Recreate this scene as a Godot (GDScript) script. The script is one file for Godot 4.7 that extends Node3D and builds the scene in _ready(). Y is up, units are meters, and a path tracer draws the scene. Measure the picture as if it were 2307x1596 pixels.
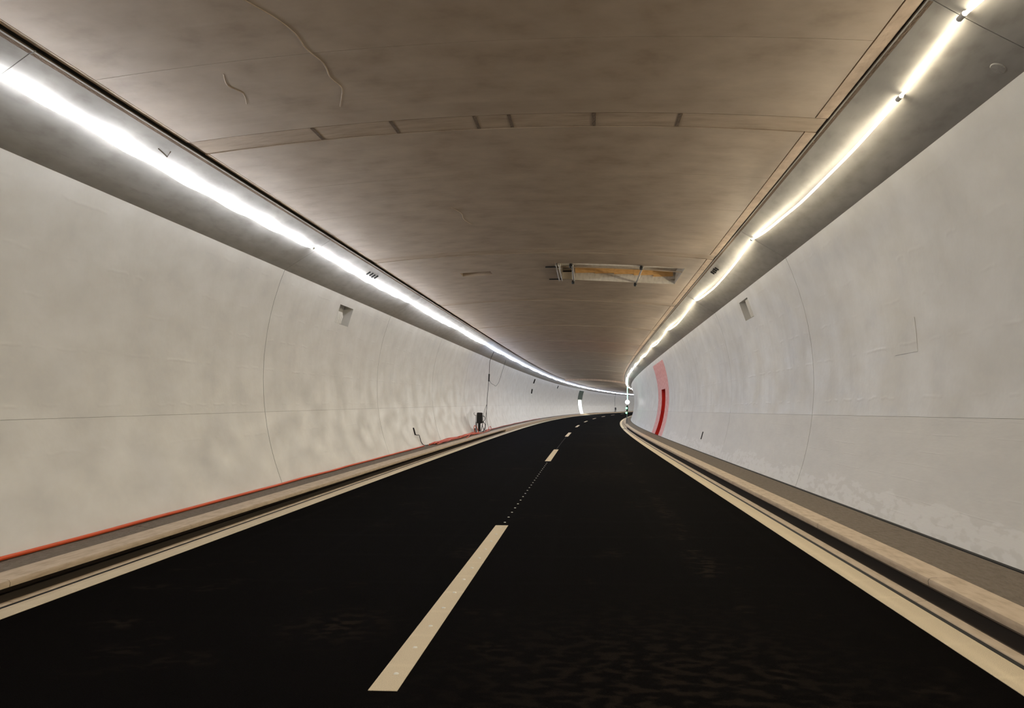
extends Node3D
# A curving two-lane road tunnel under construction. Everything is placed in the tunnel's own
# coordinates: s along the road, u to the right of the lane line, v above the road surface.

# ---- plan of the road: clothoid to the right, slight grade and crossfall (radians, metres)
const K0 := -0.000558164
const K1 := 0.0000349479
const K2 := -0.00000029268
const GRADE := -0.0000126638
const TW1 := 0.00133749
const TW2 := -0.00000744987
const S0 := -14.0
const S1 := 226.0
const DS := 0.25
# ---- the cross section: three arcs (centre u, centre v, radius)
const AL := [0.42242, 2.20581, 5.11638]
const AR := [-0.18158, 2.1274, 5.1723]
const AC := [-0.11615, -29.60554, 34.46838]

var path := []            # [x, z, heading]
var mats := {}
var names := {}
var rng := RandomNumberGenerator.new()

# =====================================================================================
func _ready() -> void:
	rng.seed = 77
	build_path()
	# camera
	var cam := Camera3D.new()
	cam.name = "camera"
	cam.fov = 50.1118
	cam.near = 0.05
	cam.far = 600.0
	cam.transform = Transform3D(Basis(Vector3(0.99445, -0.02085, -0.1031), Vector3(0.02793, 0.99732, 0.06769), Vector3(0.10141, -0.0702, 0.99237)).orthonormalized(), Vector3(1.21791, 1.59409, 0.0))
	add_child(cam)
	cam.current = true
	# air: no daylight reaches the bore
	var env := Environment.new()
	env.background_mode = Environment.BG_COLOR
	env.background_color = Color(0, 0, 0)
	env.tonemap_mode = Environment.TONE_MAPPER_LINEAR
	env.tonemap_exposure = 1.1
	env.sdfgi_enabled = true
	env.ssao_enabled = true
	env.ssil_enabled = true
	var we := WorldEnvironment.new()
	we.name = "world"
	we.environment = env
	add_child(we)
	build_materials()
	rope_lights()
	build_road()
	build_walls()
	build_ceiling()
	build_cornices()
	build_kerbs()
	build_markings()
	build_doors()
	build_services()
	build_opening()
	build_far_things()

# ------------------------------------------------------------------------------- frame
func build_path() -> void:
	var x := 0.0
	var z := 0.0
	var n := int((S1 - S0) / DS) + 2
	path.resize(n)
	var zero := int(-S0 / DS)
	path[zero] = Vector3(0, 0, 0)
	for dir in [1, -1]:
		x = 0.0
		z = 0.0
		var i: int = zero
		while (i + dir) >= 0 and (i + dir) < n:
			var sm: float = (i + 0.5 * dir - zero) * DS
			var th := heading(sm)
			x += sin(th) * DS * dir
			z += cos(th) * DS * dir
			i += dir
			path[i] = Vector3(x, z, heading((i - zero) * DS))

func heading(s: float) -> float:
	var c := minf(s, 175.0)
	var h := K0 * c + K1 * c * c / 2.0 + K2 * c * c * c / 6.0
	if s > c:
		h += (K0 + K1 * c + K2 * c * c / 2.0) * (s - c)
	return h

func at_path(s: float) -> Vector3:
	var f := clampf((s - S0) / DS, 0.0, path.size() - 1.001)
	var i := int(f)
	return (path[i] as Vector3).lerp(path[i + 1], f - i)

func twist(s: float) -> float:
	var c := minf(s, 175.0)
	return TW1 * c + TW2 * c * c

func basis_at(s: float) -> Basis:
	var p := at_path(s)
	var side := Vector3(cos(p.z), 0, sin(p.z))
	var ahead := Vector3(sin(p.z), 0, -cos(p.z))
	var t := twist(s)
	var a := side * cos(t) - Vector3.UP * sin(t)
	var b := side * sin(t) + Vector3.UP * cos(t)
	return Basis(a, b, -ahead)

func W(s: float, u: float, v: float) -> Vector3:
	var p := at_path(s)
	var t := twist(s)
	var u2 := u * cos(t) + v * sin(t)
	var v2 := v * cos(t) - u * sin(t)
	return Vector3(p.x + u2 * cos(p.z), v2 + GRADE * s * s / 2.0, -(p.y - u2 * sin(p.z)))

func frame(s: float, u: float, v: float) -> Transform3D:
	return Transform3D(basis_at(s), W(s, u, v))

# arcs: t is v on the walls and u on the ceiling; off is the depth behind the face
func arc(kind: String, t: float, off := 0.0) -> Vector2:
	var a: Array = AL if kind == "L" else (AR if kind == "R" else AC)
	var p: Vector2
	if kind == "L":
		p = Vector2(a[0] - sqrt(a[2] * a[2] - (t - a[1]) * (t - a[1])), t)
	elif kind == "R":
		p = Vector2(a[0] + sqrt(a[2] * a[2] - (t - a[1]) * (t - a[1])), t)
	else:
		p = Vector2(t, a[1] + sqrt(a[2] * a[2] - (t - a[0]) * (t - a[0])))
	var n := (Vector2(a[0], a[1]) - p) / float(a[2])
	return p - n * off

func arc_normal(kind: String, t: float) -> Vector2:
	var a: Array = AL if kind == "L" else (AR if kind == "R" else AC)
	return (Vector2(a[0], a[1]) - arc(kind, t)) / float(a[2])

# ------------------------------------------------------------------------ mesh builder
func begin() -> Dictionary:
	return {"v": PackedVector3Array(), "n": PackedVector3Array(), "t": PackedVector2Array(), "i": PackedInt32Array()}

func quad(m: Dictionary, p: Array, n: Array, uv: Array) -> void:
	var b: int = m.v.size()
	for k in 4:
		m.v.append(p[k])
		m.n.append((n[k] as Vector3).normalized())
		m.t.append(uv[k])
	var g: Vector3 = ((p[2] as Vector3) - p[0]).cross((p[3] as Vector3) - p[1])
	var idx := [0, 1, 2, 0, 2, 3] if g.dot(n[0]) < 0.0 else [0, 2, 1, 0, 3, 2]
	for k in idx:
		m.i.append(b + k)

func tri(m: Dictionary, p: Array, n: Vector3, uv: Array) -> void:
	var b: int = m.v.size()
	for k in 3:
		m.v.append(p[k])
		m.n.append(n)
		m.t.append(uv[k])
	var g: Vector3 = ((p[1] as Vector3) - p[0]).cross((p[2] as Vector3) - p[0])
	for k in ([0, 1, 2] if g.dot(n) < 0.0 else [0, 2, 1]):
		m.i.append(b + k)

func commit(m: Dictionary, called: String, mat: Material, parent: Node = null, label := "") -> MeshInstance3D:
	var a := []
	a.resize(Mesh.ARRAY_MAX)
	a[Mesh.ARRAY_VERTEX] = m.v
	a[Mesh.ARRAY_NORMAL] = m.n
	a[Mesh.ARRAY_TEX_UV] = m.t
	a[Mesh.ARRAY_INDEX] = m.i
	var am := ArrayMesh.new()
	am.add_surface_from_arrays(Mesh.PRIMITIVE_TRIANGLES, a)
	am.surface_set_material(0, mat)
	var o := MeshInstance3D.new()
	o.mesh = am
	o.name = numbered(called, parent)
	if label != "":
		o.set_meta("label", label)
	(parent if parent else self).add_child(o, true)
	return o

func numbered(called: String, parent: Node = null) -> String:
	var key := called + ("@%d" % parent.get_instance_id() if parent else "")
	var k: int = names.get(key, 0)
	names[key] = k + 1
	return called if k == 0 else "%s_%03d" % [called, k]

func tag(o: Node, label: String, category: String, group := "", kind := "") -> Node:
	o.set_meta("label", label)
	o.set_meta("category", category)
	if group != "":
		o.set_meta("group", group)
	if kind != "":
		o.set_meta("kind", kind)
	return o

func thing(called: String, label: String, category: String, group := "", kind := "", where := Transform3D.IDENTITY) -> Node3D:
	var o := Node3D.new()
	o.name = numbered(called)
	o.transform = where
	add_child(o, true)
	tag(o, label, category, group, kind)
	return o

# closed or open polygon (counter-clockwise in u, v) swept along the road
func sweep(m: Dictionary, poly: Array, s0: float, s1: float, n: int, caps := true, closed := true, crease := 0.75) -> void:
	var c := poly.size()
	var en := []
	var along := [0.0]
	var edges := c if closed else c - 1
	for k in edges:
		var d: Vector2 = poly[(k + 1) % c] - poly[k]
		en.append(Vector2(d.y, -d.x).normalized())
		along.append(along[-1] + d.length())
	for j in n:
		var sa := lerpf(s0, s1, float(j) / n)
		var sb := lerpf(s0, s1, float(j + 1) / n)
		var ba := basis_at(sa)
		var bb := basis_at(sb)
		for k in edges:
			var p: Vector2 = poly[k]
			var q: Vector2 = poly[(k + 1) % c]
			var np: Vector2 = en[k]
			var nq: Vector2 = en[k]
			if closed or k > 0:
				var before: Vector2 = en[(k - 1 + edges) % edges]
				if before.dot(np) > crease:
					np = (before + np).normalized()
			if closed or k < edges - 1:
				var after: Vector2 = en[(k + 1) % edges]
				if after.dot(nq) > crease:
					nq = (after + nq).normalized()
			quad(m, [W(sa, p.x, p.y), W(sa, q.x, q.y), W(sb, q.x, q.y), W(sb, p.x, p.y)],
				[ba.x * np.x + ba.y * np.y, ba.x * nq.x + ba.y * nq.y, bb.x * nq.x + bb.y * nq.y, bb.x * np.x + bb.y * np.y],
				[Vector2(sa, along[k]), Vector2(sa, along[k + 1]), Vector2(sb, along[k + 1]), Vector2(sb, along[k])])
	if caps and closed:
		var flat := PackedVector2Array(poly)
		var ids := Geometry2D.triangulate_polygon(flat)
		for e in 2:
			var s := s0 if e == 0 else s1
			var nn := basis_at(s).z * (1.0 if e == 0 else -1.0)
			for k in range(0, ids.size(), 3):
				var pp := []
				var uu := []
				for w in 3:
					var f: Vector2 = flat[ids[k + w]]
					pp.append(W(s, f.x, f.y))
					uu.append(f)
				tri(m, pp, nn, uu)

# a piece of one of the three arcs: face at depth front, edges down to depth back
func panel(m: Dictionary, kind: String, s0: float, s1: float, ns: int, t0: float, t1: float, nt: int, front: float, back: float, holes := []) -> void:
	var ss := [s0, s1]
	var ts := [t0, t1]
	for j in range(1, ns):
		ss.append(lerpf(s0, s1, float(j) / ns))
	for j in range(1, nt):
		ts.append(lerpf(t0, t1, float(j) / nt))
	for h in holes:
		for x in [h[0], h[1]]:
			if x > s0 and x < s1:
				ss.append(x)
		for x in [h[2], h[3]]:
			if x > t0 and x < t1:
				ts.append(x)
	ss.sort()
	ts.sort()
	for a in ss.size() - 1:
		for b in ts.size() - 1:
			if ss[a + 1] - ss[a] < 0.0005 or ts[b + 1] - ts[b] < 0.0005:
				continue
			var ms: float = (ss[a] + ss[a + 1]) / 2.0
			var mt: float = (ts[b] + ts[b + 1]) / 2.0
			var open := false
			for h in holes:
				if ms > h[0] and ms < h[1] and mt > h[2] and mt < h[3]:
					open = true
			if open:
				continue
			face(m, kind, ss[a], ss[a + 1], ts[b], ts[b + 1], front, 1.0)
	if back > front:
		for b in ts.size() - 1:
			for e in 2:
				var s: float = s0 if e == 0 else s1
				var p := arc(kind, ts[b], front)
				var q := arc(kind, ts[b + 1], front)
				var r := arc(kind, ts[b + 1], back)
				var o := arc(kind, ts[b], back)
				var nn := basis_at(s).z * (1.0 if e == 0 else -1.0)
				quad(m, [W(s, p.x, p.y), W(s, q.x, q.y), W(s, r.x, r.y), W(s, o.x, o.y)], [nn, nn, nn, nn], [Vector2(s, ts[b]), Vector2(s, ts[b + 1]), Vector2(s + back, ts[b + 1]), Vector2(s + back, ts[b])])
		for a in ss.size() - 1:
			for e in 2:
				var t: float = t0 if e == 0 else t1
				var p := arc(kind, t, front)
				var r := arc(kind, t, back)
				var d := (arc(kind, t + 0.01) - arc(kind, t)).normalized() * (-1.0 if e == 0 else 1.0)
				var bb := basis_at(ss[a])
				var nn := bb.x * d.x + bb.y * d.y
				quad(m, [W(ss[a], p.x, p.y), W(ss[a + 1], p.x, p.y), W(ss[a + 1], r.x, r.y), W(ss[a], r.x, r.y)], [nn, nn, nn, nn], [Vector2(ss[a], t), Vector2(ss[a + 1], t), Vector2(ss[a + 1], t + back), Vector2(ss[a], t + back)])

func face(m: Dictionary, kind: String, sa: float, sb: float, ta: float, tb: float, off: float, sign: float) -> void:
	var p := arc(kind, ta, off)
	var q := arc(kind, tb, off)
	var np := arc_normal(kind, ta) * sign
	var nq := arc_normal(kind, tb) * sign
	var ba := basis_at(sa)
	var bb := basis_at(sb)
	quad(m, [W(sa, p.x, p.y), W(sa, q.x, q.y), W(sb, q.x, q.y), W(sb, p.x, p.y)],
		[ba.x * np.x + ba.y * np.y, ba.x * nq.x + ba.y * nq.y, bb.x * nq.x + bb.y * nq.y, bb.x * np.x + bb.y * np.y],
		[Vector2(sa, ta), Vector2(sa, tb), Vector2(sb, tb), Vector2(sb, ta)])

# the inside of a recess cut into an arc: back and four reveals
func recess(m: Dictionary, kind: String, h: Array, depth: float, nt := 1) -> void:
	for b in nt:
		face(m, kind, h[0], h[1], lerpf(h[2], h[3], float(b) / nt), lerpf(h[2], h[3], float(b + 1) / nt), depth, 1.0)
	for b in nt:
		for e in 2:
			var s: float = h[e]
			var ta: float = lerpf(h[2], h[3], float(b) / nt)
			var tb: float = lerpf(h[2], h[3], float(b + 1) / nt)
			var p := arc(kind, ta)
			var q := arc(kind, tb)
			var r := arc(kind, tb, depth)
			var o := arc(kind, ta, depth)
			var nn := basis_at(s).z * (-1.0 if e == 0 else 1.0)
			quad(m, [W(s, p.x, p.y), W(s, q.x, q.y), W(s, r.x, r.y), W(s, o.x, o.y)], [nn, nn, nn, nn], [Vector2(s, ta), Vector2(s, tb), Vector2(s + depth, tb), Vector2(s + depth, ta)])
	for e in 2:
		var t: float = h[2 + e]
		var p := arc(kind, t)
		var r := arc(kind, t, depth)
		var d := (arc(kind, t + 0.01) - arc(kind, t)).normalized() * (1.0 if e == 0 else -1.0)
		var bb := basis_at(h[0])
		var nn := bb.x * d.x + bb.y * d.y
		quad(m, [W(h[0], p.x, p.y), W(h[1], p.x, p.y), W(h[1], r.x, r.y), W(h[0], r.x, r.y)], [nn, nn, nn, nn], [Vector2(h[0], t), Vector2(h[1], t), Vector2(h[1], t + depth), Vector2(h[0], t + depth)])

# round tube through points
func tube(m: Dictionary, pts: Array, r: float, sides := 6, caps := true) -> void:
	var n := pts.size()
	var rings := []
	var up := Vector3(0.13, 0.97, 0.2).normalized()
	for k in n:
		var d: Vector3 = ((pts[mini(k + 1, n - 1)] as Vector3) - pts[maxi(k - 1, 0)]).normalized()
		if absf(d.dot(up)) > 0.95:
			up = Vector3(0.9, 0.1, 0.4).normalized()
		var a := d.cross(up).normalized()
		var b := a.cross(d).normalized()
		up = b
		var ring := []
		for j in sides:
			var f := TAU * j / sides
			ring.append(a * cos(f) + b * sin(f))
		rings.append(ring)
	var run := 0.0
	for k in n - 1:
		var step: float = ((pts[k + 1] as Vector3) - pts[k]).length()
		for j in sides:
			var j2 := (j + 1) % sides
			var na: Vector3 = rings[k][j]
			var nb: Vector3 = rings[k][j2]
			var nc: Vector3 = rings[k + 1][j2]
			var nd: Vector3 = rings[k + 1][j]
			quad(m, [pts[k] + na * r, pts[k] + nb * r, pts[k + 1] + nc * r, pts[k + 1] + nd * r], [na, nb, nc, nd],
				[Vector2(run, j * 0.02), Vector2(run, j2 * 0.02), Vector2(run + step, j2 * 0.02), Vector2(run + step, j * 0.02)])
		run += step
	if caps:
		for e in 2:
			var k := 0 if e == 0 else n - 1
			var d: Vector3 = ((pts[0] as Vector3) - pts[1]).normalized() if e == 0 else ((pts[n - 1] as Vector3) - pts[n - 2]).normalized()
			for j in range(1, sides - 1):
				tri(m, [pts[k] + rings[k][0] * r, pts[k] + rings[k][j] * r, pts[k] + rings[k][j + 1] * r], d, [Vector2.ZERO, Vector2.RIGHT * 0.01, Vector2.ONE * 0.01])

# box with bevelled long edges, centred on a transform
func slab(m: Dictionary, tf: Transform3D, size: Vector3, bevel := 0.0) -> void:
	var h := size / 2.0
	var b := minf(bevel, minf(h.x, h.y) * 0.9)
	var ring := [Vector2(-h.x + b, -h.y), Vector2(h.x - b, -h.y), Vector2(h.x, -h.y + b), Vector2(h.x, h.y - b), Vector2(h.x - b, h.y), Vector2(-h.x + b, h.y), Vector2(-h.x, h.y - b), Vector2(-h.x, -h.y + b)]
	if b <= 0.0:
		ring = [Vector2(-h.x, -h.y), Vector2(h.x, -h.y), Vector2(h.x, h.y), Vector2(-h.x, h.y)]
	var c := ring.size()
	for k in c:
		var p: Vector2 = ring[k]
		var q: Vector2 = ring[(k + 1) % c]
		var d := (q - p).normalized()
		var nn := tf.basis * Vector3(d.y, -d.x, 0)
		quad(m, [tf * Vector3(p.x, p.y, -h.z), tf * Vector3(q.x, q.y, -h.z), tf * Vector3(q.x, q.y, h.z), tf * Vector3(p.x, p.y, h.z)], [nn, nn, nn, nn], [Vector2(-h.z, p.x + p.y), Vector2(-h.z, q.x + q.y), Vector2(h.z, q.x + q.y), Vector2(h.z, p.x + p.y)])
	for e in [-1.0, 1.0]:
		for k in range(1, c - 1):
			var pp := []
			for w in [0, k, k + 1]:
				pp.append(tf * Vector3(ring[w].x, ring[w].y, h.z * e))
			tri(m, pp, (tf.basis * Vector3(0, 0, e)).normalized(), [ring[0], ring[k], ring[k + 1]])

# turned shape: profile of (radius, height) about the y axis of tf
func lathe(m: Dictionary, tf: Transform3D, prof: Array, sides := 16) -> void:
	for k in prof.size() - 1:
		var p: Vector2 = prof[k]
		var q: Vector2 = prof[k + 1]
		var d := (q - p).normalized()
		var nrm := Vector2(d.y, -d.x)
		for j in sides:
			var a := TAU * j / sides
			var b := TAU * (j + 1) / sides
			var da := Vector3(cos(a), 0, sin(a))
			var db := Vector3(cos(b), 0, sin(b))
			var na := tf.basis * (da * nrm.x + Vector3.UP * nrm.y)
			var nb := tf.basis * (db * nrm.x + Vector3.UP * nrm.y)
			quad(m, [tf * (da * p.x + Vector3.UP * p.y), tf * (db * p.x + Vector3.UP * p.y), tf * (db * q.x + Vector3.UP * q.y), tf * (da * q.x + Vector3.UP * q.y)], [na, nb, nb, na], [Vector2(a, p.y), Vector2(b, p.y), Vector2(b, q.y), Vector2(a, q.y)])

# --------------------------------------------------------------------------- materials
func noise_tex(seed_: int, freq: float, octaves: int, stops: Array, size := 512, kind := FastNoiseLite.TYPE_SIMPLEX_SMOOTH, bump := false, height := -1) -> NoiseTexture2D:
	var f := FastNoiseLite.new()
	f.seed = seed_
	f.noise_type = kind
	f.frequency = freq
	f.fractal_octaves = octaves
	f.fractal_gain = 0.55
	var t := NoiseTexture2D.new()
	t.width = size
	t.height = size if height < 0 else height
	t.seamless = true
	t.seamless_blend_skirt = 0.2
	t.noise = f
	if not bump:
		var g := Gradient.new()
		var offs := PackedFloat32Array()
		var cols := PackedColorArray()
		for s in stops:
			offs.append(s[0])
			cols.append(s[1])
		g.offsets = offs
		g.colors = cols
		t.color_ramp = g
	return t

func mat(called: String, color: Color, rough: float, albedo: Texture2D = null, scale := Vector3.ONE, bump: Texture2D = null, depth := 0.5, rough_tex: Texture2D = null) -> StandardMaterial3D:
	var m := StandardMaterial3D.new()
	m.resource_name = called
	m.albedo_color = color
	m.roughness = rough
	m.albedo_texture = albedo
	m.uv1_scale = scale
	if bump:
		m.heightmap_enabled = true
		m.heightmap_texture = bump
		m.heightmap_scale = depth
	if rough_tex:
		m.roughness_texture = rough_tex
	mats[called] = m
	return m

func grey(x: float) -> Color:
	return Color(x, x, x)

func build_materials() -> void:
	# white tunnel paint: cloudy roller work over shuttered concrete
	var cloud := noise_tex(3, 0.006, 5, [[0.0, Color(0.91, 0.91, 0.91)], [0.4, Color(0.955, 0.952, 0.945)], [0.6, Color(0.97, 0.97, 0.967)], [1.0, Color(1, 1, 1)]], 1024)
	var lump := noise_tex(8, 0.02, 4, [], 512, FastNoiseLite.TYPE_SIMPLEX_SMOOTH, true)
	var ripple := ripple_image()
	var relief := wall_relief()
	var sheen := noise_tex(12, 0.012, 4, [[0.0, grey(0.55)], [0.5, grey(0.75)], [1.0, grey(1.0)]], 512)
	mat("wall_paint", Color(0.87, 0.865, 0.855), 0.5, cloud, Vector3(0.13, 0.2, 1), relief, 0.9, sheen)
	mats.wall_paint.heightmap_texture = relief
	mat("wall_paint_low", Color(0.87, 0.865, 0.855), 0.42, splash_image(), Vector3(1.0 / 14.92, 1.0 / 1.6, 1), relief, 0.5)
	var worn := noise_tex(31, 0.03, 5, [[0.0, Color(1, 0.93, 0.92)], [0.35, Color(0.96, 0.74, 0.71)], [0.55, Color(0.91, 0.62, 0.59)], [1.0, Color(0.83, 0.46, 0.43)]], 512)
	mat("red_wash", Color(0.96, 0.91, 0.91), 0.5, worn, Vector3(0.5, 0.25, 1))
	mat("deep_red", Color(0.76, 0.11, 0.05), 0.5)
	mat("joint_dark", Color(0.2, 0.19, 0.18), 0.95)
	mat("slot_dark", Color(0.31, 0.265, 0.22), 0.85)
	mat("backing", Color(0.42, 0.41, 0.4), 0.95)
	# ceiling: brown-grey shuttered concrete, blotched across the bore
	var blot := noise_tex(21, 0.008, 6, [[0.0, Color(0.82, 0.79, 0.755)], [0.36, Color(0.895, 0.88, 0.855)], [0.55, Color(0.92, 0.91, 0.89)], [1.0, Color(0.98, 0.97, 0.95)]], 1024)
	var fine := noise_tex(22, 0.03, 5, [], 512, FastNoiseLite.TYPE_SIMPLEX_SMOOTH, true)
	mat("ceiling_concrete", Color(0.775, 0.71, 0.645), 0.45, blot, Vector3(0.2, 0.16, 1), ripple, 0.22)
	mat("infill_concrete", Color(0.775, 0.705, 0.635), 0.6, blot, Vector3(0.6, 0.17, 1), fine, 0.4)
	mat("edge_concrete", Color(0.86, 0.775, 0.7), 0.6, blot, Vector3(0.35, 0.6, 1), fine, 0.5)
	mat("mortar", Color(0.47, 0.4, 0.34), 0.9, blot, Vector3(0.8, 3, 1), fine, 1.0)
	var cloudy := noise_tex(27, 0.02, 5, [[0.0, Color(0.86, 0.85, 0.84)], [0.5, Color(0.95, 0.95, 0.945)], [1.0, Color(1, 1, 1)]], 512)
	mat("cornice_concrete", Color(0.66, 0.65, 0.635), 0.42, cloudy, Vector3(0.2, 0.5, 1))
	# road
	var grit := noise_tex(41, 0.12, 4, [[0.0, Color(0.55, 0.53, 0.5)], [0.45, Color(0.8, 0.79, 0.77)], [0.75, Color(1, 1, 1)], [1.0, Color(1.0, 0.98, 0.95)]], 1024)
	var grain := noise_tex(42, 0.16, 3, [], 1024, FastNoiseLite.TYPE_SIMPLEX_SMOOTH, true)
	var asphalt := mat("asphalt", Color(0.068, 0.06, 0.06), 0.8, grit, Vector3(0.8, 0.8, 1), grain, 0.6)
	asphalt.metallic_specular = 0.06
	asphalt.detail_enabled = true
	asphalt.detail_blend_mode = BaseMaterial3D.BLEND_MODE_MIX
	asphalt.detail_albedo = dust_image()
	asphalt.detail_uv_layer = BaseMaterial3D.DETAIL_UV_2
	var bead := noise_tex(51, 0.2, 3, [[0.0, Color(0.5, 0.46, 0.41)], [0.22, Color(0.88, 0.86, 0.82)], [0.45, Color(0.985, 0.98, 0.97)], [1.0, Color(1, 1, 1)]], 512)
	mat("road_paint", Color(0.95, 0.885, 0.77), 0.7, bead, Vector3(1.6, 1.6, 1), grain, 0.5)
	mat("bead_white", Color(0.93, 0.92, 0.88), 0.4)
	var rub := noise_tex(61, 0.02, 5, [[0.0, Color(0.84, 0.82, 0.79)], [0.5, Color(0.945, 0.935, 0.92)], [1.0, Color(1, 1, 1)]], 512)
	mat("joint_seal", Color(0.03, 0.03, 0.03), 0.7)
	mat("kerb_concrete", Color(0.8, 0.73, 0.645), 0.7, rub, Vector3(0.3, 0.9, 1), fine, 0.15)
	mat("walkway_concrete", Color(0.47, 0.43, 0.385), 0.85, rub, Vector3(0.5, 1.6, 1), fine, 1.2)
	mat("orange_plastic", Color(0.85, 0.33, 0.13), 0.45)
	mat("red_plastic", Color(0.7, 0.22, 0.12), 0.5)
	mat("black_plastic", Color(0.055, 0.055, 0.06), 0.5)
	mat("black_rubber", Color(0.09, 0.09, 0.095), 0.7)
	mat("pale_paint", Color(0.8, 0.81, 0.82), 0.4)
	mat("white_plastic", Color(0.87, 0.86, 0.84), 0.5)
	var steel := mat("steel", Color(0.62, 0.6, 0.57), 0.35)
	steel.metallic = 0.9
	var shiny := mat("bright_steel", Color(0.86, 0.83, 0.78), 0.16)
	shiny.metallic = 1.0
	var knots := noise_tex(71, 0.02, 4, [[0.0, Color(0.72, 0.56, 0.38)], [0.35, Color(0.92, 0.8, 0.62)], [1.0, Color(1.0, 0.92, 0.78)]], 512)
	mat("pine", Color(0.97, 0.87, 0.72), 0.65, knots, Vector3(0.4, 3.5, 1))
	mat("slab_edge", Color(0.88, 0.85, 0.81), 0.8, cloudy, Vector3(0.5, 1, 1))
	mat("dark_green", Color(0.05, 0.19, 0.15), 0.55)
	mat("galvanised", Color(0.5, 0.5, 0.5), 0.5)
	mat("post_grey", Color(0.56, 0.57, 0.58), 0.5)
	mat("chalk_grey", Color(0.21, 0.205, 0.2), 0.9)
	mat("hose_left", Color(0.95, 0.95, 0.92), 0.4)
	mat("hose_right", Color(0.95, 0.93, 0.86), 0.4)

func glow(called: String, color: Color, energy: float) -> StandardMaterial3D:
	var m := mat(called, Color(0.92, 0.92, 0.9), 0.4)
	m.emission_enabled = true
	m.emission = color
	m.emission_energy_multiplier = energy
	return m

# trowel and shutter strokes leave low waves across the run of the tunnel
func ripple_image() -> ImageTexture:
	var im := Image.create(1024, 128, false, Image.FORMAT_RF)
	var a := FastNoiseLite.new()
	a.seed = 15
	a.frequency = 0.03
	a.fractal_octaves = 2
	for y in 128:
		var g := TAU * y / 128.0
		for x in 1024:
			var f := TAU * x / 1024.0
			var n := a.get_noise_3d(cos(f) * 163.0, sin(f) * 163.0, cos(g) * 9.0)
			im.set_pixel(x, y, Color(0.5 + 0.45 * n, 0, 0))
	return ImageTexture.create_from_image(im)

# painted wall: the same waves, orange-peel, and the broken ridges of the shutter boards along the run
func wall_relief() -> ImageTexture:
	var im := Image.create(1024, 512, false, Image.FORMAT_RF)
	var a := FastNoiseLite.new()
	a.seed = 16
	a.frequency = 0.016
	a.fractal_octaves = 2
	var p := FastNoiseLite.new()
	p.seed = 17
	p.frequency = 0.09
	p.fractal_octaves = 3
	var rows := [63.0, 118.0, 171.0, 236.0, 291.0, 339.0, 402.0, 452.0]
	for y in 512:
		for x in 1024:
			var f := TAU * x / 1024.0
			var cx := cos(f) * 163.0
			var cy := sin(f) * 163.0
			var n := a.get_noise_3d(cx, cy, y * 0.12)
			var q := p.get_noise_3d(cx, cy, float(y))
			var h := 0.4 + 0.25 * n + 0.05 * q
			for k in rows.size():
				var d := absf(y - rows[k] - 2.5 * a.get_noise_3d(cx * 1.5, cy * 1.5, 900.0 + 40.0 * k))
				if d < 2.6:
					h += 0.14 * (1.0 - d / 2.6) * smoothstep(0.0, 0.25, a.get_noise_3d(cx, cy, 500.0 + 60.0 * k))
			im.set_pixel(x, y, Color(h, 0, 0))
	return ImageTexture.create_from_image(im)

# lime-white splashes of paint along the foot of the wall, ragged at their upper edge
func splash_image() -> ImageTexture:
	var im := Image.create(1024, 256, false, Image.FORMAT_RGB8)
	var big := FastNoiseLite.new()
	big.seed = 5
	big.frequency = 0.011
	big.fractal_octaves = 4
	var small := FastNoiseLite.new()
	small.seed = 6
	small.frequency = 0.05
	small.fractal_octaves = 4
	for y in 256:
		var v := 1.6 * y / 256.0
		for x in 1024:
			var a := TAU * x / 1024.0
			var n := big.get_noise_3d(cos(a) * 163.0, sin(a) * 163.0, y * 1.4)
			var n2 := small.get_noise_3d(cos(a) * 163.0, sin(a) * 163.0, y * 1.2)
			var reach := 0.5 + 0.34 * n + 0.13 * n2
			var on := smoothstep(-0.02, 0.02, reach - v) * smoothstep(-0.12, 0.1, n2 + 0.35 * n + 0.12)
			var b := 0.958 + 0.03 * n + 0.015 * n2
			im.set_pixel(x, y, Color(b, b * 0.995, b * 0.985).lerp(Color(1.0, 1.0, 1.0), on * 0.9))
	return ImageTexture.create_from_image(im)

# pale dust trodden and driven into the new asphalt: a wheel track and patches with ragged outlines
func dust_image() -> ImageTexture:
	var im := Image.create(512, 1024, false, Image.FORMAT_RGBA8)
	var a := FastNoiseLite.new()
	a.seed = 9
	a.frequency = 0.012
	a.fractal_octaves = 3
	var b := FastNoiseLite.new()
	b.seed = 10
	b.frequency = 0.1
	b.fractal_octaves = 5
	for y in 1024:
		var s := 14.0 * y / 1024.0
		for x in 512:
			var u := (x / 512.0 - 0.5) * 7.6
			var n := a.get_noise_2d(x * 1.0, y * 1.0)
			var f := b.get_noise_2d(x * 0.8, y * 1.2)
			var track := exp(-pow((u - 2.28 - 0.1 * n) / 0.13, 2.0)) * smoothstep(-0.15, 0.25, n)
			var spread := exp(-pow((u - 1.6) / 1.1, 2.0) - pow((s - 4.4) / 1.5, 2.0)) * 0.75
			var left := exp(-pow((u + 0.65) / 0.3, 2.0) - pow((s - 5.6) / 0.4, 2.0)) * 0.9 + exp(-pow((u + 2.4) / 0.2, 2.0) - pow((s - 5.55) / 0.12, 2.0))
			var where: float = maxf(maxf(track, spread), maxf(left, smoothstep(0.3, 0.6, n) * 0.5))
			var on := where * smoothstep(0.0, 0.4, f + 0.1)
			im.set_pixel(x, y, Color(0.25, 0.21, 0.175, clampf(on * 0.3, 0.0, 1.0)))
	return ImageTexture.create_from_image(im)

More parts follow.
